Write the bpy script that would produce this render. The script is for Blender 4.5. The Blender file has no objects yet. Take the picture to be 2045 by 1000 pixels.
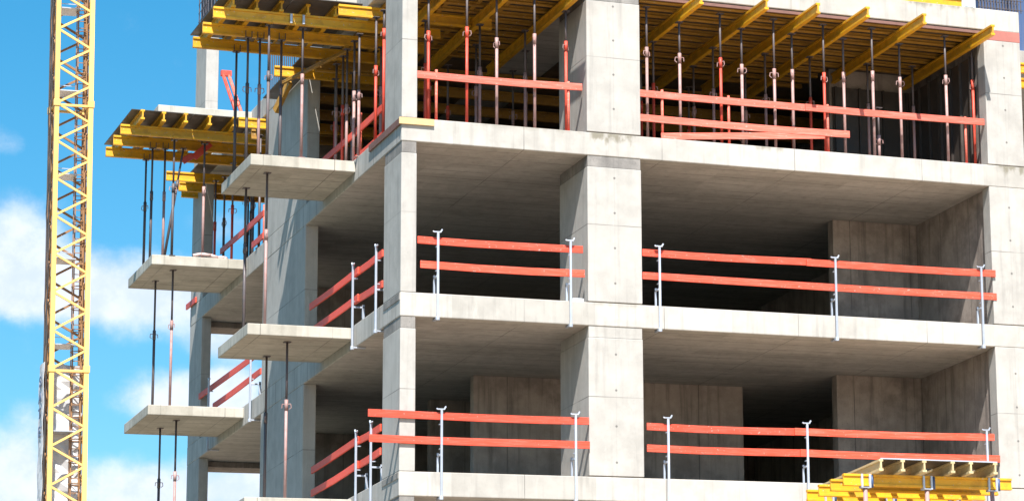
import bpy, math, random
from mathutils import Vector, Matrix
random.seed(7)
C = bpy.context.scene.collection
R = math.radians
ORD = ['first','second','third','fourth','fifth','sixth','seventh','eighth','ninth','tenth','eleventh','twelfth','thirteenth','fourteenth']

# ------------------------------------------------------------------ materials
class NT:
    """tiny node-tree writer"""
    def __init__(s, tree): s.t = tree; s.n = tree.nodes; s.l = tree.links
    def add(s, typ, props=None, **ins):
        n = s.n.new(typ)
        for k, v in (props or {}).items(): setattr(n, k, v)
        for k, v in ins.items(): s.set(n, k, v)
        return n
    def set(s, n, k, v):
        i = n.inputs[int(k[1:])] if (k[0] == 'i' and k[1:].isdigit()) else n.inputs[k.replace('_', ' ')]
        if isinstance(v, bpy.types.NodeSocket): s.l.new(v, i)
        else: i.default_value = v
    def math(s, op, a, b=0.0, c=0.0, clamp=False):
        return s.add('ShaderNodeMath', {'operation': op, 'use_clamp': clamp}, i0=a, i1=b, i2=c).outputs[0]
    def noise(s, vec, scale, detail=4, rough=.55, dist=0.0):
        n = s.add('ShaderNodeTexNoise', {'noise_dimensions': '3D'}, Vector=vec, Scale=scale, Detail=detail, Roughness=rough, Distortion=dist)
        return n.outputs['Fac']
    def vmul(s, vec, m):
        return s.add('ShaderNodeVectorMath', {'operation': 'MULTIPLY'}, i0=vec, i1=m).outputs[0]
    def smooth(s, v, a, b, lo=0.0, hi=1.0):
        return s.add('ShaderNodeMapRange', {'interpolation_type': 'SMOOTHSTEP'}, Value=v, From_Min=a, From_Max=b, To_Min=lo, To_Max=hi).outputs[0]
    def mix(s, f, a, b, mode='MIX'):
        n = s.add('ShaderNodeMix', {'data_type': 'RGBA', 'blend_type': mode})
        for k, v in ((0, f), (6, a), (7, b)):
            if isinstance(v, bpy.types.NodeSocket): s.l.new(v, n.inputs[k])
            else: n.inputs[k].default_value = v if k == 0 else (tuple(v) + (1,) if len(v) == 3 else v)
        return n.outputs[2]

def new_mat(name):
    m = bpy.data.materials.new(name); m.use_nodes = True
    t = NT(m.node_tree); t.n.clear()
    out = t.add('ShaderNodeOutputMaterial'); b = t.add('ShaderNodeBsdfPrincipled')
    t.l.new(b.outputs[0], out.inputs[0])
    return m, t, b

def concrete(name, base, dark, rough=.85, board=None, holes=False, streaks=.35, stain=None, spots=.25, sheets=False):
    m, t, b = new_mat(name)
    pos = t.add('ShaderNodeNewGeometry').outputs['Position']
    big = t.noise(pos, .55, 5, .6)
    mid = t.noise(pos, 2.7, 6, .62)
    fine = t.noise(pos, 38, 3, .6)
    col = t.mix(t.smooth(mid, .34, .68), dark, base)
    col = t.mix(t.smooth(big, .38, .66, 0, .45), col, tuple(c * 1.13 for c in base))
    st = t.noise(t.vmul(pos, (7, 7, .45)), 1.0, 4, .6)                     # rain and slurry runs
    col = t.mix(t.smooth(st, .50, .72, 0, streaks), col, tuple(c * .55 for c in dark))
    pale = t.noise(t.vmul(pos, (3.1, 3.1, .8)), 1.4, 5, .7)                # efflorescence
    col = t.mix(t.smooth(pale, .56, .75, 0, .5), col, tuple(min(.8, c * 1.28) for c in base))
    col = t.mix(t.smooth(fine, .60, .74, 0, spots), col, tuple(c * .5 for c in dark))
    sep = t.add('ShaderNodeSeparateXYZ', Vector=pos)
    bump_h = t.math('ADD', t.math('MULTIPLY', mid, .6), t.math('MULTIPLY', fine, .25))
    if board:                                                              # joints left by formwork sheets
        bx, by, bz = board
        lines = None
        for ax, step, off in ((0, bx, .37), (1, by, .21), (2, bz, .13)):
            if not step: continue
            fr = t.math('FRACT', t.math('DIVIDE', t.math('ADD', sep.outputs[ax], off + 50 * step), step))
            d = t.math('ABSOLUTE', t.math('SUBTRACT', fr, .5))
            lw = .022 if (sheets and ax == 1) else .012
            ln = t.smooth(d, .5 - lw / step, .5 - .003 / step)
            lines = ln if lines is None else t.math('MAXIMUM', lines, ln)
        if sheets:                                                          # every form sheet leaves its own tone
            cx = t.math('FLOOR', t.math('DIVIDE', t.math('ADD', sep.outputs[0], .37 + 50 * bx + bx / 2), bx)); cy = t.math('FLOOR', t.math('DIVIDE', t.math('ADD', sep.outputs[1], .21 + 50 * by + by / 2), by))
            wn = t.add('ShaderNodeTexWhiteNoise', {'noise_dimensions': '3D'}, Vector=t.add('ShaderNodeCombineXYZ', X=cx, Y=cy, Z=t.math('FLOOR', t.math('DIVIDE', sep.outputs[2], 1.5))).outputs[0]).outputs['Value']
            col = t.mix(1.0, col, t.add('ShaderNodeCombineColor', Red=t.math('ADD', .93, t.math('MULTIPLY', wn, .2)), Green=t.math('ADD', .925, t.math('MULTIPLY', wn, .2)), Blue=t.math('ADD', .91, t.math('MULTIPLY', wn, .21))).outputs[0], 'MULTIPLY')
        wob = t.smooth(t.noise(pos, 1.1, 3), .40, .60, .3, .9)
        col = t.mix(t.math('MULTIPLY', lines, wob), col, tuple(c * .45 for c in dark))
    if holes:                                                              # tie holes
        x0, z0, dz = holes
        fz = t.math('MULTIPLY', t.math('SUBTRACT', t.math('FRACT', t.math('DIVIDE', t.math('ADD', sep.outputs[2], 30 - z0), dz)), .5), dz)
        dd = None
        for xx in x0:
            dx = t.math('SUBTRACT', sep.outputs[0], xx)
            d = t.math('SQRT', t.math('ADD', t.math('MULTIPLY', dx, dx), t.math('MULTIPLY', fz, fz)))
            dd = d if dd is None else t.math('MINIMUM', dd, d)
        col = t.mix(t.smooth(dd, .028, .012, 0, .8), col, (.09, .085, .08))
        dl = None
        for xx in x0:
            dx = t.math('ABSOLUTE', t.math('SUBTRACT', sep.outputs[0], xx))
            dl = dx if dl is None else t.math('MINIMUM', dl, dx)
        col = t.mix(t.math('MULTIPLY', t.smooth(dl, .012, .004), .14), col, tuple(c * .5 for c in dark))
    if stain:                                                              # damp stains below pier feet: (x0,x1,z_top,drop)
        for (x0, x1, zt, dp) in stain:
            wx = t.noise(t.vmul(pos, (5, 5, 2.5)), 1.3, 5)
            zz = t.math('SUBTRACT', zt, sep.outputs[2])
            lim = t.math('MULTIPLY', t.smooth(wx, .35, .68), dp)
            inz = t.math('MULTIPLY', t.smooth(t.math('SUBTRACT', lim, zz), -.06, .12), t.smooth(zz, -.01, .01))
            inx = t.math('MULTIPLY', t.smooth(sep.outputs[0], x0, x0 + .1), t.smooth(sep.outputs[0], x1, x1 - .1))
            col = t.mix(t.math('MULTIPLY', t.math('MULTIPLY', inx, inz), .75), col, (.17, .15, .10))
    t.set(b, 'Base_Color', col); b.inputs['Roughness'].default_value = rough
    bump = t.add('ShaderNodeBump', Height=bump_h, Strength=.35, Distance=.012)
    t.l.new(bump.outputs[0], b.inputs['Normal'])
    return m

def paint(name, base, worn, rough=.5, wear=.35, metallic=0.0, scale=9, stretch=(1, 1, 1), bump=.1, splash=False):
    m, t, b = new_mat(name)
    tc = t.add('ShaderNodeTexCoord').outputs['Object']
    oi = t.add('ShaderNodeObjectInfo').outputs['Random']
    off = t.add('ShaderNodeVectorMath', {'operation': 'ADD'}, i0=t.vmul(tc, stretch)).outputs[0]
    t.l.new(t.math('MULTIPLY', oi, 30), off.node.inputs[1])
    n1 = t.noise(off, scale, 5, .65); n2 = t.noise(off, scale * .22, 3, .5)
    col = t.mix(t.smooth(n1, .46, .66, 0, wear), base, worn)
    col = t.mix(t.smooth(n2, .35, .7, 0, .35), col, tuple(c * .72 for c in base))
    if splash:                                             # cement splashes and bare patches
        n3 = t.noise(off.node.inputs[0].links[0].from_socket, scale * 1.1, 5, .7); n4 = t.noise(tc, 23, 4, .6)
        col = t.mix(t.smooth(n4, .63, .72, 0, .7), col, (.50, .46, .41))
        col = t.mix(t.smooth(n3, .64, .74, 0, .6), col, tuple(c * .45 for c in base))
    hsv = t.add('ShaderNodeHueSaturation', Color=col, Value=t.math('ADD', t.math('MULTIPLY', oi, .28), .86))
    t.l.new(hsv.outputs[0], b.inputs['Base Color'])
    t.set(b, 'Roughness', t.smooth(n1, .3, .7, rough - .08, rough + .14)); b.inputs['Metallic'].default_value = metallic
    bp = t.add('ShaderNodeBump', Height=n1, Strength=bump, Distance=.004); t.l.new(bp.outputs[0], b.inputs['Normal'])
    return m

CB, CD = (.44, .420, .39), (.36, .343, .317)
M = {}
M['wall'] = concrete('fair_faced_concrete', CB, CD, holes=([3.75, 11.38], .28, .62), board=(0, 0, 1.5), streaks=.32)
M['slab'] = concrete('cast_slab_concrete', CB, CD, board=(2.5, .5, 0), streaks=.35, sheets=True,
                     stain=[(3.28, 4.24, 3.0, .22), (11.1, 11.8, 3.0, .2), (3.3, 4.3, 0.0, .06), (6.3, 7.0, 3.0, .1), (9.4, 10.9, 6.0, .12), (1.2, 3.2, 3.0, .05)])
M['balcony'] = concrete('balcony_concrete', (.46, .435, .38), (.37, .345, .295), streaks=.35, board=(1.25, .5, 0), sheets=True)
M['shade'] = concrete('inner_concrete', (.39, .33, .29), (.22, .185, .165), board=(1.25, 1.25, 0), streaks=.6, spots=.5)  # concrete darkened for the inner walls, shade put into the colour
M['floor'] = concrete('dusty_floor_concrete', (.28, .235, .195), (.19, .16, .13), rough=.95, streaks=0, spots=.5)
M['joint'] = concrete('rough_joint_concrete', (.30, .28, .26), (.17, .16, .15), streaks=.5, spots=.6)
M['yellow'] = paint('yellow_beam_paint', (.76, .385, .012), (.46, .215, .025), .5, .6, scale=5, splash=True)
M['yellow_shaded'] = paint('shaded_beam_paint', (.42, .215, .025), (.22, .115, .03), .55, .6, scale=5, splash=True)  # beam yellow browned to paint in shade, plus cement splashes
M['ply'] = paint('dark_film_plywood', (.055, .045, .04), (.14, .11, .09), .4, .3, scale=3)
M['timber'] = paint('pale_sawn_timber', (.62, .44, .22), (.45, .30, .14), .7, .4, scale=14, stretch=(1, 8, 8))
M['joist'] = paint('weathered_joist_timber', (.56, .45, .25), (.38, .28, .15), .65, .4, scale=8)
M['brown'] = paint('brown_form_board', (.20, .10, .08), (.12, .07, .06), .7, .4)
M['redbrown'] = paint('red_brown_form_board', (.42, .15, .12), (.30, .12, .10), .6, .3)
M['red'] = paint('red_rail_paint', (.80, .076, .034), (.78, .18, .13), .55, .6, scale=4, stretch=(.7, .7, 16), splash=True)
M['redpale'] = paint('pale_red_paint', (.76, .14, .09), (.72, .30, .24), .6, .6, scale=4, stretch=(.7, .7, 14), splash=True)  # paler variant of the rail red
M['redsteel'] = paint('red_steel_paint', (.66, .07, .04), (.46, .17, .12), .5, .35, scale=12)
M['pinksteel'] = paint('worn_pinkish_steel', (.40, .255, .24), (.36, .13, .10), .55, .5, scale=10)
M['darksteel'] = paint('dark_threaded_steel', (.10, .085, .09), (.17, .10, .08), .5, .4, scale=12)
M['galv'] = paint('galvanised_steel', (.50, .54, .62), (.34, .37, .43), .38, .4, metallic=.25, scale=16)
M['rebar'] = paint('rebar_steel', (.09, .085, .10), (.20, .11, .07), .6, .4, scale=20)
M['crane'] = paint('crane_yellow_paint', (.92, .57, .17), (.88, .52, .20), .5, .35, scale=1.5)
M['crane_shaded'] = paint('shaded_crane_paint', (.30, .15, .06), (.2, .12, .08), .6, .4, scale=2)  # crane yellow darkened to paint the mast's rear and inside in shade
M['cable'] = paint('black_cable', (.05, .05, .055), (.12, .09, .07), .6, .4)
M['banner'] = paint('white_banner_cloth', (.74, .74, .76), (.62, .62, .64), .8, .5, scale=2, bump=.6)
M['letter'] = paint('blue_grey_print', (.12, .17, .28), (.16, .2, .3), .8, .2)
M['plastic'] = paint('pinkish_plastic_sheet', (.80, .58, .55), (.75, .5, .47), .4, .3)
M['foam'] = paint('pale_foam', (.74, .82, .86), (.7, .76, .8), .7, .2)
M['blueform'] = paint('dark_blue_form_panel', (.05, .09, .20), (.10, .13, .2), .5, .4, scale=3, stretch=(6, 6, .4))
def ground_mat():
    m, t, b = new_mat('sandy_site_ground')
    pos = t.add('ShaderNodeNewGeometry').outputs['Position']
    n = t.noise(pos, .12, 6, .65); n2 = t.noise(pos, 2.5, 5, .7)
    col = t.mix(t.smooth(n, .35, .65), (.44, .325, .225), (.52, .40, .285))
    col = t.mix(t.smooth(n2, .45, .7, 0, .5), col, (.36, .26, .18))
    sx = t.add('ShaderNodeSeparateXYZ', Vector=pos).outputs[0]                # unseen ground darkened on the left to cut bounce onto the side face
    edge = t.math('ADD', sx, t.math('MULTIPLY', t.math('SUBTRACT', n, .5), 8))
    dark_side = t.mix(t.smooth(n2, .4, .65), (.045, .055, .03), (.085, .08, .055))
    col = t.mix(t.smooth(edge, -3, -9), col, dark_side)
    t.set(b, 'Base_Color', col); b.inputs['Roughness'].default_value = .95
    return m
M['ground'] = ground_mat()

# ------------------------------------------------------------------ mesh helpers
class MB:
    def __init__(s): s.v = []; s.f = []
    def hexa(s, p):
        k = len(s.v); s.v += [tuple(q) for q in p]
        s.f += [tuple(k + i for i in q) for q in ((0,3,2,1),(4,5,6,7),(0,1,5,4),(1,2,6,5),(2,3,7,6),(3,0,4,7))]
        return s
    def box(s, x0, x1, y0, y1, z0, z1):
        return s.hexa([(x0,y0,z0),(x1,y0,z0),(x1,y1,z0),(x0,y1,z0),(x0,y0,z1),(x1,y0,z1),(x1,y1,z1),(x0,y1,z1)])
    def bar(s, p, q, w, h, up=(0,0,1)):
        p, q = Vector(p), Vector(q); d = (q - p).normalized(); u = Vector(up)
        if abs(d.dot(u)) > .98: u = Vector((0, 1, 0))
        r = d.cross(u).normalized(); u = r.cross(d).normalized(); r *= w / 2; u *= h / 2
        return s.hexa([p - r - u, p + r - u, q + r - u, q - r - u, p - r + u, p + r + u, q + r + u, q - r + u])
    def tube(s, p, q, r, n=10, r2=None):
        p, q = Vector(p), Vector(q); d = (q - p).normalized(); r2 = r if r2 is None else r2
        u = Vector((0, 0, 1)) if abs(d.z) < .9 else Vector((1, 0, 0))
        a = d.cross(u).normalized(); b = d.cross(a).normalized(); k = len(s.v)
        for c, rr in ((p, r), (q, r2)):
            for i in range(n):
                t = 2 * math.pi * i / n; s.v.append(tuple(c + a * rr * math.cos(t) + b * rr * math.sin(t)))
        for i in range(n): s.f.append((k + i, k + (i + 1) % n, k + n + (i + 1) % n, k + n + i))
        s.f.append(tuple(k + n - 1 - i for i in range(n))); s.f.append(tuple(k + n + i for i in range(n)))
        return s
    def path(s, pts, r, n=6):
        for a, b in zip(pts, pts[1:]): s.tube(a, b, r, n)
        return s
    def build(s, name, mat, parent=None, bevel=0, smooth=False):
        me = bpy.data.meshes.new(name); me.from_pydata(s.v, [], s.f); me.update()
        import bmesh
        bm = bmesh.new(); bm.from_mesh(me); bmesh.ops.recalc_face_normals(bm, faces=bm.faces); bm.to_mesh(me); bm.free()
        if smooth:
            for p in me.polygons: p.use_smooth = len(p.vertices) == 4
        me.materials.append(mat)
        o = bpy.data.objects.new(name, me); C.objects.link(o)
        if parent: o.parent = parent
        if bevel:
            md = o.modifiers.new('Bevel', 'BEVEL'); md.width = bevel; md.segments = 2; md.limit_method = 'ANGLE'
        return o
def tag(o, label=None, cat=None, group=None, kind=None):
    if label: o['label'] = label
    return o
    if cat: o['category'] = cat
    if group: o['group'] = group
    if kind: o['kind'] = kind
    return o
def thing(name, label, cat, loc=(0,0,0), group=None, rot=(0,0,0)):
    o = bpy.data.objects.new(name, None); o.empty_display_size = .1; C.objects.link(o)
    o.location = loc; o.rotation_euler = rot
    return tag(o, label, cat, group)

# ------------------------------------------------------------------ camera
cam = bpy.data.cameras.new('camera'); co = bpy.data.objects.new('camera', cam); C.objects.link(co)
F, PX, PY, YAW, PIT, ROL = 6170.16, 2107.57, 392.72, .4808, -.2322, -.0427
def rot3(yaw, pit, rol):
    base = Matrix(((1,0,0),(0,0,-1),(0,1,0)))
    Rz = Matrix(((math.cos(yaw),-math.sin(yaw),0),(math.sin(yaw),math.cos(yaw),0),(0,0,1)))
    P = Matrix(((1,0,0),(0,math.cos(pit),-math.sin(pit)),(0,math.sin(pit),math.cos(pit))))
    Ro = Matrix(((math.cos(rol),-math.sin(rol),0),(math.sin(rol),math.cos(rol),0),(0,0,1)))
    return Ro @ P @ base @ Rz
# values exactly as fitted
YAW, PIT, ROL = .480815, -.232224, -.042680
W = rot3(YAW, PIT, ROL)
m4 = Matrix.Identity(4)
for i in range(3):
    m4[i][0] = W[0][i]; m4[i][1] = -W[1][i]; m4[i][2] = -W[2][i]
m4[0][3], m4[1][3], m4[2][3] = -13.531, -49.612, -10.7454
co.matrix_world = m4
cam.sensor_fit = 'HORIZONTAL'; cam.sensor_width = 36; cam.lens = F / 2045 * 36
cam.shift_x = -(PX - 1022.5) / 2045; cam.shift_y = -(500 - PY) / 2045
cam.clip_start = .5; cam.clip_end = 6000
bpy.context.scene.camera = co

# ------------------------------------------------------------------ ground
g = MB(); g.v = [(-1500,-1500,-12.4),(1500,-1500,-12.4),(1500,1500,-12.4),(-1500,1500,-12.4)]; g.f = [(0,1,2,3)]
tag(g.build('ground', M['ground']), 'sandy bare ground of the building site', 'ground', kind='structure')

# ------------------------------------------------------------------ concrete building
T = .409
bld = thing('concrete_building', 'unfinished concrete frame building with open floors and cantilevered balconies', 'building', (0,0,-12.4))
def part(mb, name, mat, bevel=.012, label=None):
    mb.v = [(x, y, z + 12.4) for x, y, z in mb.v]
    o = mb.build(name, mat, bld, bevel)
    if label: o['label'] = label
    return o
    return o
LV = (-9, -6, -3, 0, 3, 6)
for z in LV:
    fs = part(MB().box(0, 11.74, 0, 16.8, z - T, z), 'floor_slab', M['slab'], .015)
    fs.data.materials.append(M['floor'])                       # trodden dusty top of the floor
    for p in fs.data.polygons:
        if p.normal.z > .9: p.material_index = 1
    part(MB().box(-1.84, -.002, 3.0, 5.32, z - .248, z - .05), 'balcony_slab', M['balcony'], .012)
    y0 = 11.2 if z == 6 else 11.45
    part(MB().box(-1.86, -.002, y0, 13.87, z - .248, z - .05), 'balcony_slab', M['balcony'], .012)
    # set-back bay beyond the right hand wall
    part(MB().box(11.745, 17, 2.3, 16.8, z - T, z), 'floor_slab', M['slab'], .01)
for z in (-12.4,) + LV[:-1]:
    top = z + 3 - T if z > -12 else -9 - T
    jt = top - .20                                        # pour joint under the slab
    zt = 5.40 if z == 3 else top
    # corner column: 0.27 wide on the front, 1.08 deep on the side
    part(MB().box(.003, .268, .002, 1.08, z, jt), 'corner_column', M['wall'], .012)
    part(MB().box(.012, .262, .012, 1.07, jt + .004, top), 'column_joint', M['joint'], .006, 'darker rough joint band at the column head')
    # broad pier between the two front bays, 1.53 deep
    part(MB().box(3.262, 4.24, .002, 1.53, z + .014, jt), 'front_pier', M['wall'], .012)
    part(MB().box(3.28, 4.22, .03, 1.5, z, z + .013), 'mortar_bed', M['joint'], 0)
    part(MB().box(11.0, 11.7, .03, .28, z, z + .011), 'mortar_bed', M['joint'], 0)
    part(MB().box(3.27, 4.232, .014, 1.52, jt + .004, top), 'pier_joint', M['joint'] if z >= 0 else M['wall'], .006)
    # right hand wall with a shallow front pilaster
    part(MB().box(10.985, 11.738, .002, .30, z + .012, zt), 'wall_pilaster', M['wall'], .012)
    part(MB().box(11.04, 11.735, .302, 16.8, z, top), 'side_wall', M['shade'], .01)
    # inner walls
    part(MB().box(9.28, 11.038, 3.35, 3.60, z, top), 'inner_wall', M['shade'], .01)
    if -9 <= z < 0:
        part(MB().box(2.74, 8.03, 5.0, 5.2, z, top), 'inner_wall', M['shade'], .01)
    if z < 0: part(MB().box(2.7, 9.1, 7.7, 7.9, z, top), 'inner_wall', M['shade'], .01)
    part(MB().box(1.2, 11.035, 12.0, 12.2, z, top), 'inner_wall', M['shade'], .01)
    # side piers of the left face
    part(MB().box(.002, .24, 6.6, 10.0, z, top), 'side_pier', M['wall'], .012)
    part(MB().box(.002, .20, 15.6, 16.79, z, top), 'end_pier', M['wall'], .012)
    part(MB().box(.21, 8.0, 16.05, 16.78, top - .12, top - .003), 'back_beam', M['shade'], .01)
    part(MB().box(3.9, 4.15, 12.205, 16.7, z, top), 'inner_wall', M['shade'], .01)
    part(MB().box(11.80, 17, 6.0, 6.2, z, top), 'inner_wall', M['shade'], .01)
# darker strip along the side edge of slabs
part(MB().box(-.012, -.001, .02, 1.02, -.13, -.02), 'edge_strip', M['joint'], 0)
part(MB().box(-.012, -.001, .02, 1.02, -3.12, -3.02), 'edge_strip', M['joint'], 0)
# column above the top slab at the far balcony, reinforcement bars rising out of it
part(MB().box(.002, .27, 15.75, 16.78, 6.0, 8.9), 'upper_column', M['wall'], .012)
rb = MB()
for i in range(4):
    for j in (0, 1, 2, 3, 4): rb.tube((.03 + i * .07, 15.8 + j * .23, 8.9), (.03 + i * .07, 15.8 + j * .23, 10.6), .012, 6)
for k in range(8): rb.bar((.02, 15.78, 9.0 + k * .2), (.02, 16.75, 9.0 + k * .2), .01, .01)
rb.v = [(x, y, z + 12.4) for x, y, z in rb.v]; rb.build('starter_bars', M['rebar'], bld)
# starter bars of the right hand wall
rb = MB()
for i in range(15):
    x = 10.95 + i * .062
    for y in (.06, .22): rb.tube((x, y, 6.0), (x + random.uniform(-.015, .015), y, 7.4), .011, 6)
for k in range(7):
    for y in (.05, .23): rb.tube((10.93, y, 6.05 + k * .18), (11.86, y, 6.05 + k * .18), .008, 5)
rb.v = [(x, y, z + 12.4) for x, y, z in rb.v]; rb.build('starter_bars', M['rebar'], bld)
rb = MB()
for i in range(12):
    rb.tube((.04, 8.0 + i * .17, 6.0), (.04, 8.0 + i * .17, 7.2), .012, 6)
    rb.tube((.2, 8.0 + i * .17, 6.0), (.2, 8.0 + i * .17, 7.2), .012, 6)
rb.v = [(x, y, z + 12.4) for x, y, z in rb.v]; rb.build('starter_bars', M['rebar'], bld)

# ------------------------------------------------------------------ guardrails
def post_parts(root, px, py, z, along, kind='clamp', short=False):
    """clamp post on a slab edge; along = unit vector of the run, outward = to its right side"""
    ax, ay = along; ox, oy = ay, -ax
    if ax: ox, oy = 0, -1
    else: ox, oy = -1, 0
    rx, ry = root.location.x, root.location.y
    def L(u, o, h): return (px + ax * u + ox * o - rx, py + ay * u + oy * o - ry, h)
    if kind == 'red':
        p = MB().tube(L(0, -.16, .0), L(0, -.16, .92), .024, 10).build('post', M['redpale'], root, smooth=True)
        MB().bar(L(-.06, -.16, .012), L(.06, -.16, .012), .12, .016).build('base_plate', M['redsteel'], p)
        return
    if short:
        MB().bar(L(0, .01, -.05), L(0, .01, .34), .05, .04, up=(ox, oy, 0)).build('post', M['galv'], root, .004)
        return
    p = MB()
    p.bar(L(0, .075, -.44), L(0, .075, 1.02), .038, .036, up=(ox, oy, 0))
    post = p.build('post', M['galv'], root, .005)
    h = MB(); h.bar(L(0, .10, -.435), L(0, -.16, -.435), .05, .025); h.tube(L(0, .075, -.47), L(0, .075, -.41), .035, 8)
    h.build('slab_clamp', M['galv'], post, .004)
    c = MB(); c.bar(L(-.012, -.11, 0), L(-.012, -.11, .33), .03, .04, up=(ox, oy, 0)); c.bar(L(-.012, .06, .28), L(-.012, -.13, .28), .03, .03)
    c.tube(L(-.012, -.13, .05), L(-.012, -.13, .2), .012, 8)
    c.build('clamp_leg', M['galv'], post, .003)
    k = MB(); k.bar(L(-.075, .075, 1.035), L(.05, .075, 1.035), .03, .022); k.bar(L(.04, .075, 1.03), L(.072, .075, 1.085), .026, .024); k.bar(L(-.07, .075, 1.03), L(-.085, .075, 1.05), .022, .02)
    k.build('top_hook', M['galv'], post, .003)
    for hh in (.87, .46):
        MB().bar(L(0, .055, hh - .08), L(0, -.01, hh - .08), .05, .014).build('rail_bracket', M['galv'], post)

def guardrail(label, z, along, origin, rails, posts, mat='red', h=.125):
    """rails: list of (start, end, z0, z1[, offset]) along the run"""
    ax, ay = along
    root = thing('safety_guardrail', label, 'guardrail', (origin[0], origin[1], z), 'red safety guardrails on the slab edges')
    for r in rails:
        a, b, za, zb = r[:4]; o = r[4] if len(r) > 4 else 0
        ox, oy = (0, -1) if ax else (-1, 0)
        rx, ry = origin
        p = (ax * a + ox * o + (origin[0] if not ax else 0) - (rx if not ax else rx), 0, 0)
        P = lambda u, zz: ((u - rx if ax else 0) + ox * o, (u - ry if ay else 0) + oy * o, zz)
        n = max(2, int(abs(b - a) / 1.0) + 1); mb = MB(); prev = None
        ph = random.uniform(0, 6)
        for i in range(n + 1):                                            # slightly bowed plank
            f = i / n; u = a + (b - a) * f; zz = za + (zb - za) * f - .012 * math.sin(math.pi * f) + .004 * math.sin(ph + 5 * f)
            c = Vector(P(u, zz)); rr = Vector((ox, oy, 0)) * .015; uu = Vector((0, 0, h / 2))
            ring = [tuple(c - rr - uu), tuple(c + rr - uu), tuple(c + rr + uu), tuple(c - rr + uu)]
            k = len(mb.v); mb.v += ring
            if i: mb.f += [tuple(k - 4 + q if w == 0 else k + q for q, w in ((j, 0), ((j + 1) % 4, 0), ((j + 1) % 4, 1), (j, 1))) for j in range(4)]
            if i == 0: mb.f.append((k, k + 1, k + 2, k + 3))
            if i == n: mb.f.append((k + 3, k + 2, k + 1, k))
        mb.build('rail_board', M[mat], root, .004)
    for q in posts:
        u, kind = q[0], (q[1] if len(q) > 1 else 'clamp')
        px, py = (u, origin[1]) if ax else (origin[0], u)
        post_parts(root, px, py, z, along, 'red' if kind == 'red' else 'clamp', kind == 'short')
    return root
FX, LY = (1, 0), (0, 1)
guardrail('red guardrail on galvanised posts in the narrow front bay of the middle storey', 0, FX, (.3, 0),
          [(.285, 3.17, .90, .905), (.335, 3.20, .48, .485)], [(.616,), (2.926,)])
guardrail('long red guardrail with three galvanised posts in the wide right bay of the middle storey', 0, FX, (4.25, 0),
          [(4.245, 7.4, .925, .94), (7.3, 11.03, .925, .945, .03), (4.245, 11.05, .515, .52)], [(4.53,), (7.836,), (10.72,)])
guardrail('red guardrail on the lowest visible storey running past the corner column to the broad pier', -3, FX, (.3, 0),
          [(-.53, 3.25, .935, .935, .03), (-.51, 3.26, .525, .525, .03)], [(.69,), (3.0,)])
guardrail('red guardrail in the lowest wide right bay, partly hidden by the formwork table', -3, FX, (4.25, 0),
          [(4.29, 7.1, .885, .885), (7.0, 10.88, .885, .915, .03), (4.29, 7.2, .515, .515), (7.1, 10.98, .515, .525, .03)], [(4.65,), (7.22,), (10.71,)])
guardrail('single pale red board on red posts among the props, narrow bay of the propped storey', 3, FX, (.3, 0),
          [(.27, 3.22, .80, .83, -.13)], [(.64, 'red'), (2.98, 'red')], 'redpale')
guardrail('pale red boards on red posts among the props, wide right bay of the propped storey', 3, FX, (4.25, 0),
          [(4.26, 7.5, .82, .82, -.13), (7.4, 10.98, .82, .83, -.10), (4.27, 8.27, .37, .385, -.13)], [(4.70, 'red'), (5.95, 'red'), (7.86, 'red'), (10.62, 'red')], 'redpale')
guardrail('red guardrail going back beside the corner column on the side of the middle storey', 0, LY, (0, 1.1),
          [(1.12, 2.95, .895, .90), (2.6, 6.05, .90, .92, .03), (1.12, 2.95, .36, .42), (2.6, 6.05, .42, .45, .03)], [(1.27,), (2.81,), (6.04, 'short')])
guardrail('red guardrail going back beside the corner column on the side of the lowest visible storey', -3, LY, (0, 1.1),
          [(1.15, 2.9, .90, .91), (2.5, 5.75, .91, .86, .03), (1.15, 2.9, .50, .48), (2.5, 5.75, .48, .44, .03)], [(1.50,), (2.48,), (5.71, 'short')])
guardrail('dark red guardrail against the sky at the far side opening of the middle storey', 0, LY, (0, 10.1),
          [(10.05, 15.7, .84, .90), (10.05, 14.3, .44, .46)], [(14.4,), (10.6,)])
guardrail('red guardrail behind the props on the side of the propped storey beside the corner column', 3, LY, (0, 1.1),
          [(1.12, 5.8, .58, .62, -.1), (1.12, 3.4, .08, .1, -.1)], [(3.3, 'red')], 'red')
guardrail('dark red guardrail against the sky at the far side opening of the propped storey', 3, LY, (0, 10.1),
          [(10.05, 13.9, .60, .64), (10.05, 11.0, .15, .15)], [(10.7, 'red')], 'redsteel')
o = MB().bar((0, 0, 0), (3.12, .02, .27), .03, .12).build('loose_board', M['redpale'], None, .004); o.location = (4.66, .12, 3.06)
tag(o, 'loose pale red board leaning low behind the guardrail of the propped right bay', 'board')

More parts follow.
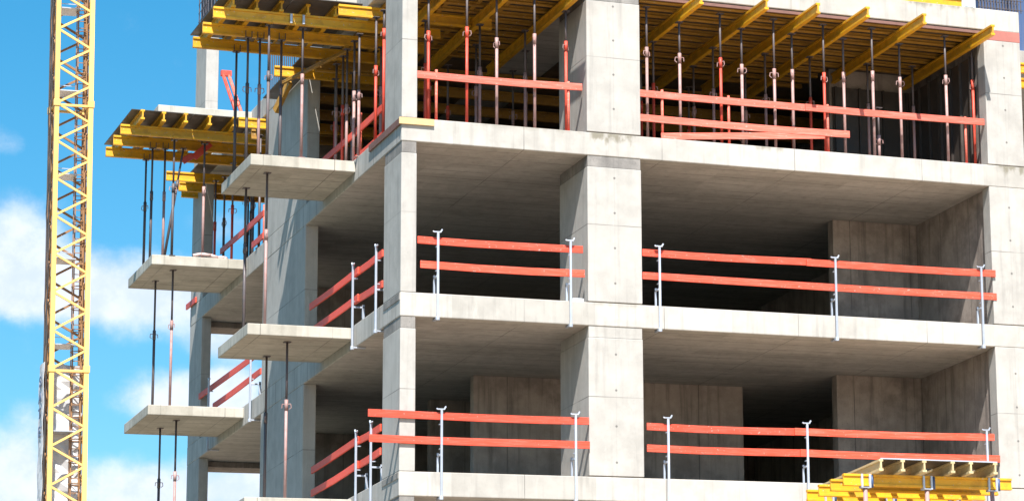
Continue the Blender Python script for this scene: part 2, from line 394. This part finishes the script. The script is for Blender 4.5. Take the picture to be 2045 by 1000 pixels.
# ------------------------------------------------------------------ steel props
def prop(x, y, z0, z1, label, red=False, zo=None, lean=(0, 0), group='steel props under the formwork and balconies', head='fork', dark=False):
    L = z1 - z0; zo = (zo - z0) if zo else L * .64
    t = thing('steel_prop', label, 'prop', (x, y, z0), group)
    lx, ly = lean; at = lambda h: (lx * h / L, ly * h / L, h)
    om = M['redsteel'] if red else (M['darksteel'] if dark else M['pinksteel'])
    a = random.uniform(0, 6.28)
    MB().box(-.06, .06, -.06, .06, 0, .009).build('base_plate', om, t)
    MB().tube(at(.008), at(zo), .0265, 12).build('outer_tube', om, t, smooth=True)
    MB().tube(at(zo - .02), at(L - .012), .020, 10).build('inner_tube', M['darksteel'] if not dark else om, t, smooth=True)
    c = MB().tube(at(zo - .16), at(zo + .03), .0325, 12).build('collar', om, t, smooth=True)
    k = MB(); w = zo - .05; ca, sa = math.cos(a), math.sin(a)
    cx, cy = at(w)[:2]
    pts = [(cx - .075 * ca, cy - .075 * sa, w - .07), (cx - .07 * ca, cy - .07 * sa, w), (cx + .075 * ca, cy + .075 * sa, w + .005), (cx + .085 * ca, cy + .085 * sa, w - .06), (cx + .05 * ca, cy + .05 * sa, w - .09)]
    k.path(pts, .007, 6)
    k.build('pin_handle', M['pinksteel'], c)
    h = MB(); hx, hy = at(L)[:2]
    h.box(hx - .06, hx + .06, hy - .06, hy + .06, L - .014, L - .003)
    if head == 'fork':
        for sx in (-.055, .055):
            for sy in (-.055, .055): h.tube((hx + sx, hy + sy, L - .005), (hx + sx, hy + sy, L + .11), .008, 6)
    h.build('prop_head', M['darksteel'], t)
    return t
ZP = 5.27                                                   # underside of the main bearers
def side(i, n): return ORD[i] + ' from the left'
nar = [(.55, .34, 5, 4.62, True), (1.19, .22, 0, 4.72, True), (1.76, .36, 0, 4.62, False), (2.40, .24, 0, 4.72, False), (3.02, .40, 5, 4.69, True)]
for i, (x, y, k, zo, red) in enumerate(nar):
    prop(x, y, 3, ZP if k else 5.465, ('red' if red else 'pinkish grey') + ' front row steel prop in the narrow propped bay, ' + side(i, 5), red, zo, head='flat')
wid = [(4.475, .30, 4.69, 0), (5.12, .38, 4.66, 0), (5.85, .26, 4.61, 1), (6.31, .40, 4.57, 0), (6.88, .26, 4.50, 0), (7.29, .40, 4.56, 0), (7.86, .28, 4.52, 1),
       (8.30, .40, 4.60, 0), (8.80, .22, 4.62, 0), (9.42, .38, 4.60, 0), (10.29, .24, 4.68, 0), (10.93, .42, 4.69, 1)]
for i, (x, y, zo, red) in enumerate(wid):
    prop(x, y, 3, ZP if i in (1, 3, 5, 7, 9) else 5.465, ('red' if red else 'pinkish grey') + ' front row steel prop in the wide propped bay, ' + side(i, 12), bool(red), zo, head='flat')
k = 0
for y, xs in ((1.7, (.9, 1.85, 2.75, 5.12, 6.30, 7.27, 8.20, 9.35, 10.3)), (2.9, (1.3, 2.2, 3.1, 5.3, 6.4, 7.35, 8.3, 9.4)), (4.4, (1.0, 2.1, 3.3, 5.4, 6.8, 7.9))):
    for x in xs:
        nb = [q for q in xs if (q < 3.4) == (x < 3.4)]
        prop(x + random.uniform(-.05, .05), y + random.uniform(-.08, .08), 3, 5.265, 'dim steel prop in the %s row of the %s propped bay, %s' % (ORD[{1.7: 1, 2.9: 2, 4.4: 3}[y]], 'narrow' if x < 3.4 else 'wide', side(nb.index(x), 0)), k % 3 == 0, None,
             group='props deep inside the propped storey', head='flat'); k += 1
sh = prop(8.95, .35, 3, 4.0, 'short pinkish steel prop stub standing between taller props in the wide bay', False, 3.45, head='flat')
lf = [(.05, 1.35, 1, 4.9), (.03, 1.80, 1, 4.35), (.02, 2.9, 0, 4.2), (-.02 + .07, 3.35, 0, 4.3), (.06, 3.9, 0, 4.2), (.10, 4.35, 1, 4.3), (.12, 4.9, 0, 4.4), (.5, 2.3, 1, 4.5), (.6, 3.6, 0, 4.5), (.55, 5.4, 0, 4.4), (.35, 5.9, 1, 4.4)]
for i, (x, y, red, zo) in enumerate(lf):
    prop(x, y, 3, 5.265, ('red' if red else 'grey') + ' steel prop on the propped storey\'s side edge, ' + ORD[i] + ' behind the corner column', bool(red), zo, head='flat')
b1 = [(-1.711, 4.88, 'rearmost dark steel prop at the outer edge of the near propped balcony', 1), (-1.713, 3.95, 'dark steel prop at the near propped balcony\'s outer edge, just before the rearmost', 1),
      (-1.50, 3.95, 'pinkish steel prop with sunlit tube left of the middle of the near propped balcony', 0), (-1.545, 3.06, 'dark thick steel prop at the front edge of the near propped balcony', 1),
      (-1.13, 3.9, 'dark slim steel prop in front of the side pier on the near propped balcony', 1), (-.95, 3.06, 'pinkish steel prop at the near propped balcony\'s front edge, right of the dark one', 0)]
for x, y, lb, d in b1: prop(x, y, 2.95, 5.325, lb, False, 4.45, dark=bool(d))
b2 = [(-1.681, 13.25, 'leftmost dark steel prop on the far propped balcony', 1), (-1.742, 12.28, 'second dark steel prop from the left on the far propped balcony', 1),
      (-1.50, 12.25, 'pinkish steel prop, third from the left on the far propped balcony', 0), (-1.47, 11.5, 'dark steel prop crossed by the slanting one on the far propped balcony', 1),
      (-.85, 11.6, 'pale steel prop in front of the end pier on the far propped balcony', 0)]
for x, y, lb, d in b2: prop(x, y, 2.95, 5.325, lb, False, 4.4, dark=bool(d))
prop(-1.60, 11.55, 2.95, 5.2, 'slanting grey steel prop leaning to the right on the far propped balcony', False, 4.5, lean=(.34, .1), head='flat', dark=True)
for i, (x, y) in enumerate([(.02, 14.6), (.12, 14.2), (.03, 13.0), (.12, 12.2), (.34, 12.5), (.04, 10.6), (.5, 13.4), (.75, 14.8)]):
    prop(x, y, 3, 5.325, 'dark steel prop against the sky behind the far propped balcony, ' + ORD[i] + ' of its cluster', i in (0, 2), 4.4, head='flat', dark=i not in (0, 2))
for x, y, z0, z1, lb, d in ((-1.479, 13.0, -.05, 2.752, 'dark steel prop under the rear outer corner of the upper far balcony slab', 1), (-1.356, 11.9, -.05, 2.752, 'pinkish dark steel prop under the middle of the upper far balcony slab', 0),
                         (-1.313, 13.0, -3.05, -.248, 'left steel prop under the lower far balcony slab', 1), (-1.201, 12.0, -3.05, -.248, 'right steel prop under the lower far balcony slab', 0),
                         (-1.532, 4.7, -.05, 2.752, 'dark steel prop standing left of the side pier under the upper near balcony slab', 1), (-1.434, 3.5, -.05, 2.752, 'rusty pale steel prop in front of the side pier under the upper near balcony slab', 0),
                         (-1.069, 4.9, -3.05, -.248, 'dark steel prop at the side pier\'s left edge under the lower near balcony slab', 1), (-1.036, 3.5, -3.05, -.248, 'rusty pink steel prop in front of the side pier under the lower near balcony slab', 0)):
    prop(x, y, z0, z1, lb, False, z0 + 1.75, head='flat', dark=bool(d))

# ------------------------------------------------------------------ yellow formwork beams
def hbeam(p, q, label, h=.2, w=.08, mat='yellow', group='yellow timber formwork beams', name='formwork_beam'):
    p, q = Vector(p), Vector(q)
    t = thing(name, label, 'formwork beam', tuple(p), group)
    d = q - p; z = Vector((0, 0, 1)); m = M[mat]
    fl = .04 if h > .15 else .028
    for s in (1, -1):
        o = z * s * (h / 2 - fl / 2)
        MB().bar(o, d + o, w, fl).build('chord', m, t, .004)
    MB().bar((0, 0, 0), d, .03, h - 2 * fl).build('web', m, t)
    return t
# main bearers at right angles to the front, their ends sticking out over the edge
zb = 5.37
for i, x in enumerate((5.11, 6.31, 7.27, 8.20, 9.34, 10.83)):
    ye = (-.78, -.85, -.92, -1.0, -.95, -.72)[i]
    hbeam((x, ye, zb), (x, 3.3 if x > 9.2 else 4.9, zb), 'yellow formwork beam jutting out over the wide right bay, ' + side(i, 6), group='bearers jutting out of the wide bay')
for i, x in enumerate((.85, 1.85, 2.98)):
    hbeam((x, (-.5, -.45, -.75)[i], zb), (x, 4.9, zb), 'yellow formwork beam under the top slab of the narrow front bay, ' + side(i, 3), group='bearers of the narrow bay')
# joists above them, parallel to the front
row = 0
for (xa, xb, bay) in ((4.28, 10.98, 'wide right bay'), (.30, 3.23, 'narrow front bay')):
    for j in range(12):
        y = .14 + j * .40
        if y > 3.2 and xb > 5: xb_ = 9.2
        else: xb_ = xb
        hbeam((xa, y, 5.532), (xb_, y, 5.532), 'yellow joist carrying the plywood over the ' + bay + ', ' + ORD[j] + ' from the front edge', h=.078, mat='yellow_shaded', group='joists of the ' + bay)
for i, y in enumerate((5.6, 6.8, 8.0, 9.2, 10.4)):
    hbeam((.3, y, 5.45), (10.9, y, 5.45), 'dim long beam deep under the top slab, ' + ORD[i] + ' row from the front', mat='yellow_shaded', group='deep bearers')
def sheet(x0, x1, y0, y1, z0, z1, label, mat='ply', grp='plywood formwork sheets'):
    o = MB().box(0, x1 - x0, 0, y1 - y0, 0, z1 - z0).build('plywood_sheet', M[mat], None, .002); o.location = (x0, y0, z0)
    return tag(o, label, 'plywood sheet', grp)
for n, (x0, x1, bay) in enumerate(((.28, 3.25, 'narrow front bay'), (4.25, 7.6, 'left half of the wide bay'), (7.605, 11.0, 'right half of the wide bay'))):
    for m_, (y0, y1) in enumerate(((.03, 2.5), (2.505, 4.95), (4.955, 8.4), (8.405, 11.9))):
        sheet(x0, x1, y0, y1, 5.573, 5.588, 'dark plywood under the top slab, %s, %s row' % (bay, ('front', 'second', 'third', 'rear')[m_]))
# bearers of the two balcony decks, parallel to the front, ends at the outer side
for nm, ys, ysec, x1, dk in (('near', (2.95, 3.95, 4.90), (2.85, 5.62), 1.5, (2.62, 5.50)), ('far', (11.38, 12.28, 13.25), (10.86, 14.08), .9, (10.95, 13.86))):
    for i, y in enumerate(ys):
        hbeam((-2.55 + .03 * i, y, 5.43), (x1, y, 5.43), 'long yellow beam under the deck of the %s top balcony, %s from the front' % (nm, ORD[i]), group='bearers of the balcony decks')
    for i, x in enumerate((-2.22, -1.80, -1.38, -.90, -.42)):
        hbeam((x, ysec[0] + (.05 * (i % 2)), 5.63), (x, ysec[1], 5.63), 'short yellow joist end at the front of the %s balcony deck, %s' % (nm, side(i, 5)), group='joists of the balcony decks')
    for i in range(2):
        xa = -2.42 + i * 1.22
        sheet(xa, xa + 1.21, dk[0], dk[1], 5.731, 5.749, 'dark plywood deck sheet under the %s top balcony, %s' % (nm, ('outer', 'inner')[i]))
# inner bearers along the left face: their ends poke out past the slab edge
for y, xa, lb in ((2.12, -.56, 'bright yellow beam end poking out beside the corner column at the top'), (6.30, -.70, 'sunlit yellow beam end above the side pier under the top slab'),
                  (10.15, -.50, 'sunlit yellow beam end between the two balcony decks'), (14.9, -.95, 'left yellow beam end behind the far balcony deck'),
                  (15.75, -.52, 'lowest yellow beam end above the end pier'), (16.3, -.35, 'upper small yellow beam end behind the far deck')):
    hbeam((xa, y, 5.43), (2.2, y, 5.43), lb, group='inner bearers of the side face')
for i, y in enumerate((5.75, 11.0)):
    hbeam((-.06, y, 5.43), (2.2, y, 5.43), 'shaded yellow beam under the top slab just %s the side pier' % ('in front of', 'behind')[i], mat='yellow_shaded', group='inner bearers of the side face')
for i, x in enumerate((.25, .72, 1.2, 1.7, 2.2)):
    hbeam((x, 1.12, 5.56) , (x, 7.6, 5.56), 'shaded joist running back over the side bay, ' + ORD[i] + ' from the side edge', h=.055, mat='yellow_shaded', group='joists of the side bay')
sheet(.02, 3.2, 4.96, 7.6, 5.588 - .003, 5.589, 'dark plywood sheet over the inner side bay')
sheet(-.40, -.004, 13.90, 16.7, 5.60, 5.618, 'dark plywood strip added at the top slab edge to shade the end pier')  # strip added to keep the sun off the end pier
sheet(-.36, -.004, 5.63, 8.7, 5.552, 5.57, 'dark plywood strip added at the top slab edge to shade the side pier')  # overhang added so its shadow falls on the side pier
for i, (xa, xb, ya, yb, lb) in enumerate(((10.955, 11.0, .50, 1.88, 'front'), (10.955, 11.0, 1.90, 3.28, 'rear'), (9.32, 10.90, 3.26, 3.31, 'back'))):
    wf = thing('added_shade_panel', 'dark panel added to deepen shade at the right wall of the propped storey, %s one' % lb if lb != 'back' else 'dark panel added to deepen shade at the back wall of the wide propped bay', 'shade panel', (xa, ya, 3.0), 'panels added to darken the propped storey')  # dark panels added to make these walls read darker
    MB().box(0, xb - xa, 0, yb - ya, .01, 2.2).build('panel_face', M['ply'], wf, .003)
    for k in range(4):
        if lb == 'back': MB().box(k * .5 + .02, k * .5 + .06, -.05, -.001, .01, 2.2).build('panel_rib', M['ply'], wf)
        else: MB().box(-.05, -.001, k * .44 + .01, k * .44 + .05, .01, 2.2).build('panel_rib', M['ply'], wf)
# slanting timber strut under the near deck
hbeam((-.55, 6.25, 5.2), (.15, 3.9, 5.30), 'slanting yellow timber lying under the near balcony deck', h=.06, w=.06, mat='yellow_shaded', group='loose timbers')
o = MB().bar((0, 0, 0), (-.14, .5, -.45), .08, .14).build('timber_strut', M['yellow_shaded'], None, .004); o.location = (-.36, 6.5, 5.30)
tag(o, 'short slanting yellow timber strut against the head of the side pier', 'timber strut')
o = MB().bar((0, 0, 0), (.32, 0, .32), .05, .14).build('red_clamp', M['redsteel'], None, .006); o.location = (-.98, 12.0, 5.12)
tag(o, 'dark red steel clamp slanting across the beams of the far balcony deck', 'clamp')
o = MB().bar((0, 0, 0), (.20, 0, .14), .06, .13).build('red_clamp', M['redsteel'], None, .006); o.location = (-1.22, 11.9, 5.0)
tag(o, 'small dark red steel bracket on top of the slanting prop', 'clamp')
for i, (x, lb) in enumerate(((-1.20, 'left'), (-.98, 'right'))):
    o = MB().box(-.02, .02, -.03, .0, 0, .17).box(-.02, .02, .0, .04, 0, .012).build('steel_clip', M['galv'], None, .003); o.location = (x, 2.905, 5.345)
    tag(o, lb + ' of two bright steel clips on the front beam of the near deck', 'clip')
# edge boards
o = MB().box(0, .60, 0, .03, 0, .115).build('edge_plank', M['timber'], None, .004); o.location = (-.05, -.045, 2.872)
tag(o, 'short pale timber plank fixed to the slab corner below the propped storey', 'plank')
o = MB().box(0, .03, 0, 2.0, 0, .12).build('edge_plank', M['brown'], None, .004); o.location = (-.035, -.01, 2.87)
tag(o, 'dark brown timber plank along the side edge of the slab beside the corner', 'plank')
o = MB().box(0, .75, 0, .03, 0, .195).build('form_board', M['redbrown'], None, .004); o.location = (10.99, .004, 5.402)
tag(o, 'reddish form board closing the gap between right wall and top slab', 'form board')
o = MB().box(0, .72, 0, .24, 0, .19).build('form_board', M['brown'], None, .004); o.location = (11.0, .04, 5.403)
tag(o, 'brown form board packed behind the reddish board on the right wall', 'form board')
o = MB().box(0, 6.72, 0, .04, 0, .055).build('form_board', M['brown'], None, .003); o.location = (4.262, .02, 5.515)
tag(o, 'long dark brown edge board under the top slab of the wide bay', 'form board')
hbeam((8.4, .16, 6.105), (10.62, .16, 6.105), 'bright yellow beam lying along the edge on top of the top slab', group='beams lying on the top slab')
o = MB().box(0, .26, 0, .2, 0, .2).box(.04, .22, -.01, 0, .03, .17).build('white_block', M['foam'], None, .006); o.location = (10.62, .08, 6.002)
tag(o, 'small white block at the end of the yellow beam on the top slab', 'block')
o = MB().box(0, .2, 0, .14, 0, .055).box(.02, .18, .02, .12, .055, .062).build('white_block', M['foam'], None, .012); o.location = (2.99, .02, .001)
tag(o, 'small pale blue block lying on the floor edge beside the pier', 'block')
pl = MB().path([(0, 0, .03), (.15, -.04, .06), (.34, .0, .055), (.5, .06, .03), (.62, .02, .03), (.68, .1, .025)], .035, 10)
o = pl.build('plastic_sheet', M['plastic'], None, 0, True); o.location = (-1.05, 11.5, 2.952)
tag(o, 'pinkish white rolled plastic sheet lying on the far propped balcony', 'plastic sheet')
o = MB().bar((0, 0, 0), (0, .95, .02), .035, .12).build('loose_board', M['redsteel'], None, .004); o.location = (-.03, 16.1, 3.06)
tag(o, 'short dark red board end sticking out at the head of the end pier', 'board')
# red push-pull brace of the upper column
br = thing('brace', 'red push-pull brace leaning from the upper column down to the top slab', 'brace', (.62, 14.2, 6.0))
for s in (-.05, .07):
    MB().tube((s, 0, .02), (-.42 + s, .6, 1.75), .035, 10).build('brace_tube', M['redsteel'] if s < 0 else M['redpale'], br, smooth=True)
MB().box(-.12, .14, -.08, .08, 0, .012).build('base_plate', M['redsteel'], br)
MB().box(-.50, -.28, .55, .66, 1.68, 1.80).build('head_bracket', M['redsteel'], br, .004)

# right hand neighbour: set back formwork next to the wall
fp = thing('column_formwork', 'dark blue formwork panel standing right of the wall on the top slab', 'form panel', (12.0, 2.4, 6.0))
MB().box(0, 2.2, 0, .08, 0, 2.6).build('panel_face', M['blueform'], fp, .004)
for x in (.05, .7, 1.4, 2.1): MB().box(x - .03, x + .03, -.1, -.002, 0, 2.6).build('panel_rib', M['blueform'], fp, .003)
for j, zz in enumerate((5.47, 5.27)):
    hbeam((11.80, 1.75 + .35 * j, zz), (14.5, 1.75 + .35 * j, zz), ('upper' if j == 0 else 'lower') + ' yellow beam end just right of the wall under the top slab', group='beams of the set back bay')

# ------------------------------------------------------------------ formwork table hanging in front of the facade
tb = thing('formwork_table', 'yellow formwork table with wooden joists standing out in front of the lowest visible floor', 'formwork table', (7.45, -2.7, -5.95), rot=(R(-1.6), 0, 0))
H = 2.98
MB().box(.02, 2.20, .03, .72, H - .0, H + .018).build('deck_sheet', M['ply'], tb, .002)
MB().box(.02, 2.20, .0, .028, H + .001, H + .02).build('deck_edge_trim', M['galv'], tb)
for i, x in enumerate((.03, .43, .83, 1.36, 1.70, 2.16)):
    j = MB()
    j.box(x - .04, x + .04, 0, 2.58, H - .04, H - .001); j.box(x - .04, x + .04, 0, 2.58, H - .2, H - .16); j.box(x - .016, x + .016, 0, 2.58, H - .16, H - .04)
    j.build('joist', M['joist'], tb, .004)
for i, y in enumerate((.36, .90, 1.42, 1.94)):
    j = MB(); z = H - .202
    j.box(-.52, 2.62, y - .04, y + .04, z - .04, z); j.box(-.52, 2.62, y - .04, y + .04, z - .2, z - .16); j.box(-.52, 2.62, y - .016, y + .016, z - .16, z - .04)
    j.build('bearer', M['yellow'], tb, .004)
for y in (.36, 1.94):
    for x in (-.12, 1.02, 2.25):
        k = MB(); z = H - .402
        k.box(x - .09, x - .055, y - .06, y + .06, z - .02, z + .2); k.box(x + .055, x + .09, y - .06, y + .06, z - .02, z + .2); k.box(x - .09, x + .09, y - .06, y + .06, z - .035, z - .02)
        k.build('head_bracket', M['galv'], tb, .003)
        l = MB().tube((x, y, .05), (x, y, z - .036), .038, 12).build('leg', M['pinksteel'], tb, smooth=True)
        MB().tube((x + .12, y - .02, z - .02), (x + .12, y - .02, z + .19), .03, 8).build('clamp_bolt', M['blueform'], l, smooth=True)
pf = thing('landing_platform', 'steel landing platform cantilevered from the floor below to carry the formwork table', 'platform', (6.8, -2.9, -6.12))
MB().box(0, 3.2, 0, 2.88, .06, .11).build('platform_deck', M['joist'], pf)
for x in (.3, 1.6, 2.9): MB().box(x - .05, x + .05, 0, 2.89, -.12, .058).build('platform_beam', M['galv'], pf)

# ------------------------------------------------------------------ tower crane mast
S_, YC = 1.36, 78.0
cr = thing('tower_crane_mast', 'yellow lattice tower crane mast rising behind the building at the left', 'crane mast', (7.34, YC, -12.4), rot=(0, R(-.75), 0))
HT = 62.0; ps = 1.585
def zz0(k): return k * ps
cor = [(0, 0), (S_, 0), (S_, S_), (0, S_)]
for (x, y) in cor:
    MB().bar((x, y, 0), (x, y, HT), .19, .19, up=(0, 1, 0)).build('chord', M['crane'] if y == 0 else M['crane_shaded'], cr, .015)
n = int(HT / ps)
for fi in range(4):
    (xa, ya), (xb, yb) = cor[fi], cor[(fi + 1) % 4]
    d = MB()
    for k in range(n):
        z = k * ps - .035
        d.bar((xa, ya, z), (xb, yb, z + ps / 2), .085, .085); d.bar((xb, yb, z + ps / 2), (xa, ya, z + ps), .085, .085)
    d.build('bracing', M['crane'] if fi == 0 else M['crane_shaded'], cr)
for k in range(0, int(HT / 10.6) + 1):
    z = 3.135 + k * 11.095
    if z > HT: break
    j = MB()
    for (x, y) in cor: j.box(x - .13, x + .13, y - .13, y + .13, z - .14, z + .14)
    j.bar((0, 0, z - .08), (S_, 0, z - .08), .1, .1); j.bar((0, S_, z), (S_, S_, z), .1, .1); j.bar((0, 0, z), (0, S_, z), .1, .1); j.bar((S_, 0, z), (S_, S_, z), .1, .1)
    j.build('section_joint', M['crane'], cr, .01)
ld = MB()
for x in (S_ - .42, S_ - .10): ld.bar((x, S_ * .55, 0), (x, S_ * .55, HT), .05, .05)
for k in range(int(HT / .3)): ld.bar((S_ - .42, S_ * .55, k * .3), (S_ - .10, S_ * .55, k * .3), .03, .03)
ld.build('ladder', M['crane_shaded'], cr)
hp = MB()
for k in range(int(HT / .9)):
    z = k * .9; pts = [(S_ - .26 + .3 * math.cos(a), S_ * .55 - .3 + .3 * math.sin(a), z) for a in [i * math.pi / 5 for i in range(11)]]
    hp.path(pts, .02, 4)
for a in (0, .5, 1): hp.bar((S_ - .26 + .3 * math.cos(a * math.pi * 2 * .8), S_ * .55 - .3 + .3 * math.sin(a * math.pi * 2 * .8), 0), (S_ - .26 + .3 * math.cos(a * math.pi * 2 * .8), S_ * .55 - .3 + .3 * math.sin(a * math.pi * 2 * .8), HT), .04, .02)
hp.build('ladder_cage', M['crane_shaded'], cr)
for k in range(int(HT / 3.6)):
    z = 1.5 + k * 3.55
    MB().box(.12, S_ - .45, .15, S_ - .1, z, z + .04).bar((.12, S_ - .15, z + .5), (S_ - .45, S_ - .15, z + .5), .03, .03).build('rest_platform', M['galv'], cr)
cb = MB(); pts = []
for k in range(int(HT / .55)): pts.append((-.16 + .018 * math.sin(k * 1.7), .35 + .05 * math.sin(k * .9), k * .55))
cb.path(pts, .03, 6); cb.path([(x - .01, y + .4 + .03 * math.sin(i), z) for i, (x, y, z) in enumerate(pts)], .03, 6)
cb.build('power_cable', M['cable'], cr)
bn = thing('advertising_banner', 'white vertical banner with blue grey letters on the lower left of the crane mast', 'banner', (7.40, YC, -12.4), rot=(0, R(-.75), 0))
ZT = 25.65
w = MB(); rows = 60
for i in range(rows + 1):
    z = ZT - i * .34
    for y in (.3, .65, 1.0, S_ + .05): w.v.append((-.30 + .02 * math.sin(i * 1.3 + y * 5), y, z))
for i in range(rows):
    for j in range(3):
        a = i * 4 + j; w.f.append((a, a + 1, a + 5, a + 4))
o = w.build('banner_cloth', M['banner'], bn); so = o.modifiers.new('Solidify', 'SOLIDIFY'); so.thickness = .012
w = MB()
for i in range(rows + 1):
    z = ZT - i * .34
    for x in (.1, .5, .9, S_ - .1): w.v.append((x + .05 * math.sin(i * 2.1 + x), .95 + .09 * math.sin(i * 1.9 + x * 9) + .06 * math.sin(i * .7 - x * 4), z))
for i in range(rows):
    for j in range(3):
        a = i * 4 + j; w.f.append((a, a + 1, a + 5, a + 4))
o = w.build('banner_cloth', M['banner'], bn); so = o.modifiers.new('Solidify', 'SOLIDIFY'); so.thickness = .012
for ch, zc in (('S', 24.9), ('A', 24.25), ('T', 23.6), ('E', 22.85)):
    cu = bpy.data.curves.new('letter', 'FONT'); cu.body = ch; cu.size = .92; cu.extrude = .006; cu.align_x = 'CENTER'; cu.align_y = 'CENTER'
    cu.offset = .03
    tmp = bpy.data.objects.new('letter', cu); C.objects.link(tmp)
    bpy.context.view_layer.update()
    me = bpy.data.meshes.new_from_object(tmp.evaluated_get(bpy.context.evaluated_depsgraph_get())); bpy.data.objects.remove(tmp)
    me.name = 'letter'; me.materials.clear(); me.materials.append(M['letter'])
    ob = bpy.data.objects.new('letter', me); C.objects.link(ob); ob.parent = bn
    ob.location = (-.345, S_ / 2 + .17, zc); ob.rotation_euler = (R(90), 0, R(-90)); ob.scale = (1.15, .62, 1)

# ------------------------------------------------------------------ light and sky
S = Vector((-.30, -1.0, 1.45)).normalized()
sun = bpy.data.lights.new('sun', 'SUN'); sun.energy = 4.6; sun.angle = R(.53); sun.color = (1.0, .955, .89)
so = bpy.data.objects.new('sun', sun); C.objects.link(so); so.rotation_euler = S.to_track_quat('Z', 'Y').to_euler()
w = bpy.data.worlds.new('World'); bpy.context.scene.world = w; w.use_nodes = True
t = NT(w.node_tree); t.n.clear()
out = t.add('ShaderNodeOutputWorld'); bg = t.add('ShaderNodeBackground', Strength=.08)
t.l.new(bg.outputs[0], out.inputs[0])
sky = t.add('ShaderNodeTexSky', {'sky_type': 'NISHITA', 'sun_disc': False, 'sun_elevation': math.asin(S.z), 'sun_rotation': math.atan2(S.x, S.y),
                                  'altitude': 200, 'air_density': 1.0, 'dust_density': .6, 'ozone_density': 2.2})
SKY = t.add('ShaderNodeHueSaturation', Color=sky.outputs[0], Hue=.484, Saturation=1.45, Value=1.0).outputs[0]
gen = t.add('ShaderNodeTexCoord').outputs['Generated']
sp = t.add('ShaderNodeSeparateXYZ', Vector=gen)
az = t.math('ARCTAN2', sp.outputs[0], sp.outputs[1])
hyp = t.math('SQRT', t.math('ADD', t.math('MULTIPLY', sp.outputs[0], sp.outputs[0]), t.math('MULTIPLY', sp.outputs[1], sp.outputs[1])))
el = t.math('ARCTAN2', sp.outputs[2], hyp)
vec = t.add('ShaderNodeCombineXYZ', X=az, Y=el).outputs[0]
nz = t.add('ShaderNodeTexNoise', Vector=vec, Scale=42, Detail=5, Roughness=.6)
warp = t.add('ShaderNodeVectorMath', {'operation': 'MULTIPLY_ADD'}, i0=nz.outputs['Color'], i1=(.014, .010, 0), i2=vec).outputs[0]
dens = None
# clouds: azimuth, elevation, half width, half height (radians), strength
for a, e, rx, ry, st in ((.1480, .217, .020, .0185, 1.0), (.150, .2045, .035, .010, .9), (.190, .2035, .040, .0135, 1.0), (.176, .2165, .020, .006, .35),
                         (.200, .1725, .024, .010, .95), (.214, .190, .016, .006, .8), (.1500, .1480, .015, .017, 1.15), (.192, .1430, .038, .012, 1.0),
                         (.216, .176, .014, .010, .8), (.1435, .2500, .007, .006, .35), (.155, .168, .012, .008, .35), (.235, .150, .03, .02, .8), (.212, .226, .012, .008, .4)):
    dv = t.add('ShaderNodeVectorMath', {'operation': 'SUBTRACT'}, i0=warp, i1=(a + .007, e + .005, 0)).outputs[0]
    dl = t.add('ShaderNodeVectorMath', {'operation': 'LENGTH'}, i0=t.vmul(dv, (1 / rx, 1 / ry, 0))).outputs['Value']
    b = t.smooth(dl, 1.35, .1, 0, st)
    dens = b if dens is None else t.math('ADD', dens, b)
wide = t.noise(t.vmul(gen, (1, 1, 2.4)), 3.2, 6, .6)                       # broken cloud over the rest of the sky
away = t.smooth(t.math('ABSOLUTE', t.math('SUBTRACT', az, .28)), .25, .45)
dens = t.math('ADD', dens, t.math('MULTIPLY', t.smooth(wide, .58, .76, 0, .8), away))
fb = t.noise(vec, 60, 8, .64)
d2 = t.math('ADD', dens, t.math('MULTIPLY', t.math('SUBTRACT', fb, .5), .8))
cov = t.smooth(d2, .06, .98)
shade = t.mix(t.smooth(fb, .35, .65), (.78, .84, .93), (.97, .98, 1.0))
cl = t.add('ShaderNodeMix', {'data_type': 'RGBA'})
cloudcol = t.mix(1.0, shade, (6.2, 6.5, 7.0), 'MULTIPLY')
col = t.mix(t.math('MULTIPLY', cov, .92), SKY, cloudcol)
t.l.new(col, bg.inputs['Color'])

sc = bpy.context.scene
sc.view_settings.view_transform = 'Standard'; sc.view_settings.look = 'None'; sc.view_settings.exposure = 1.1; sc.view_settings.gamma = 1
sc.cycles.max_bounces = 8; sc.cycles.diffuse_bounces = 2
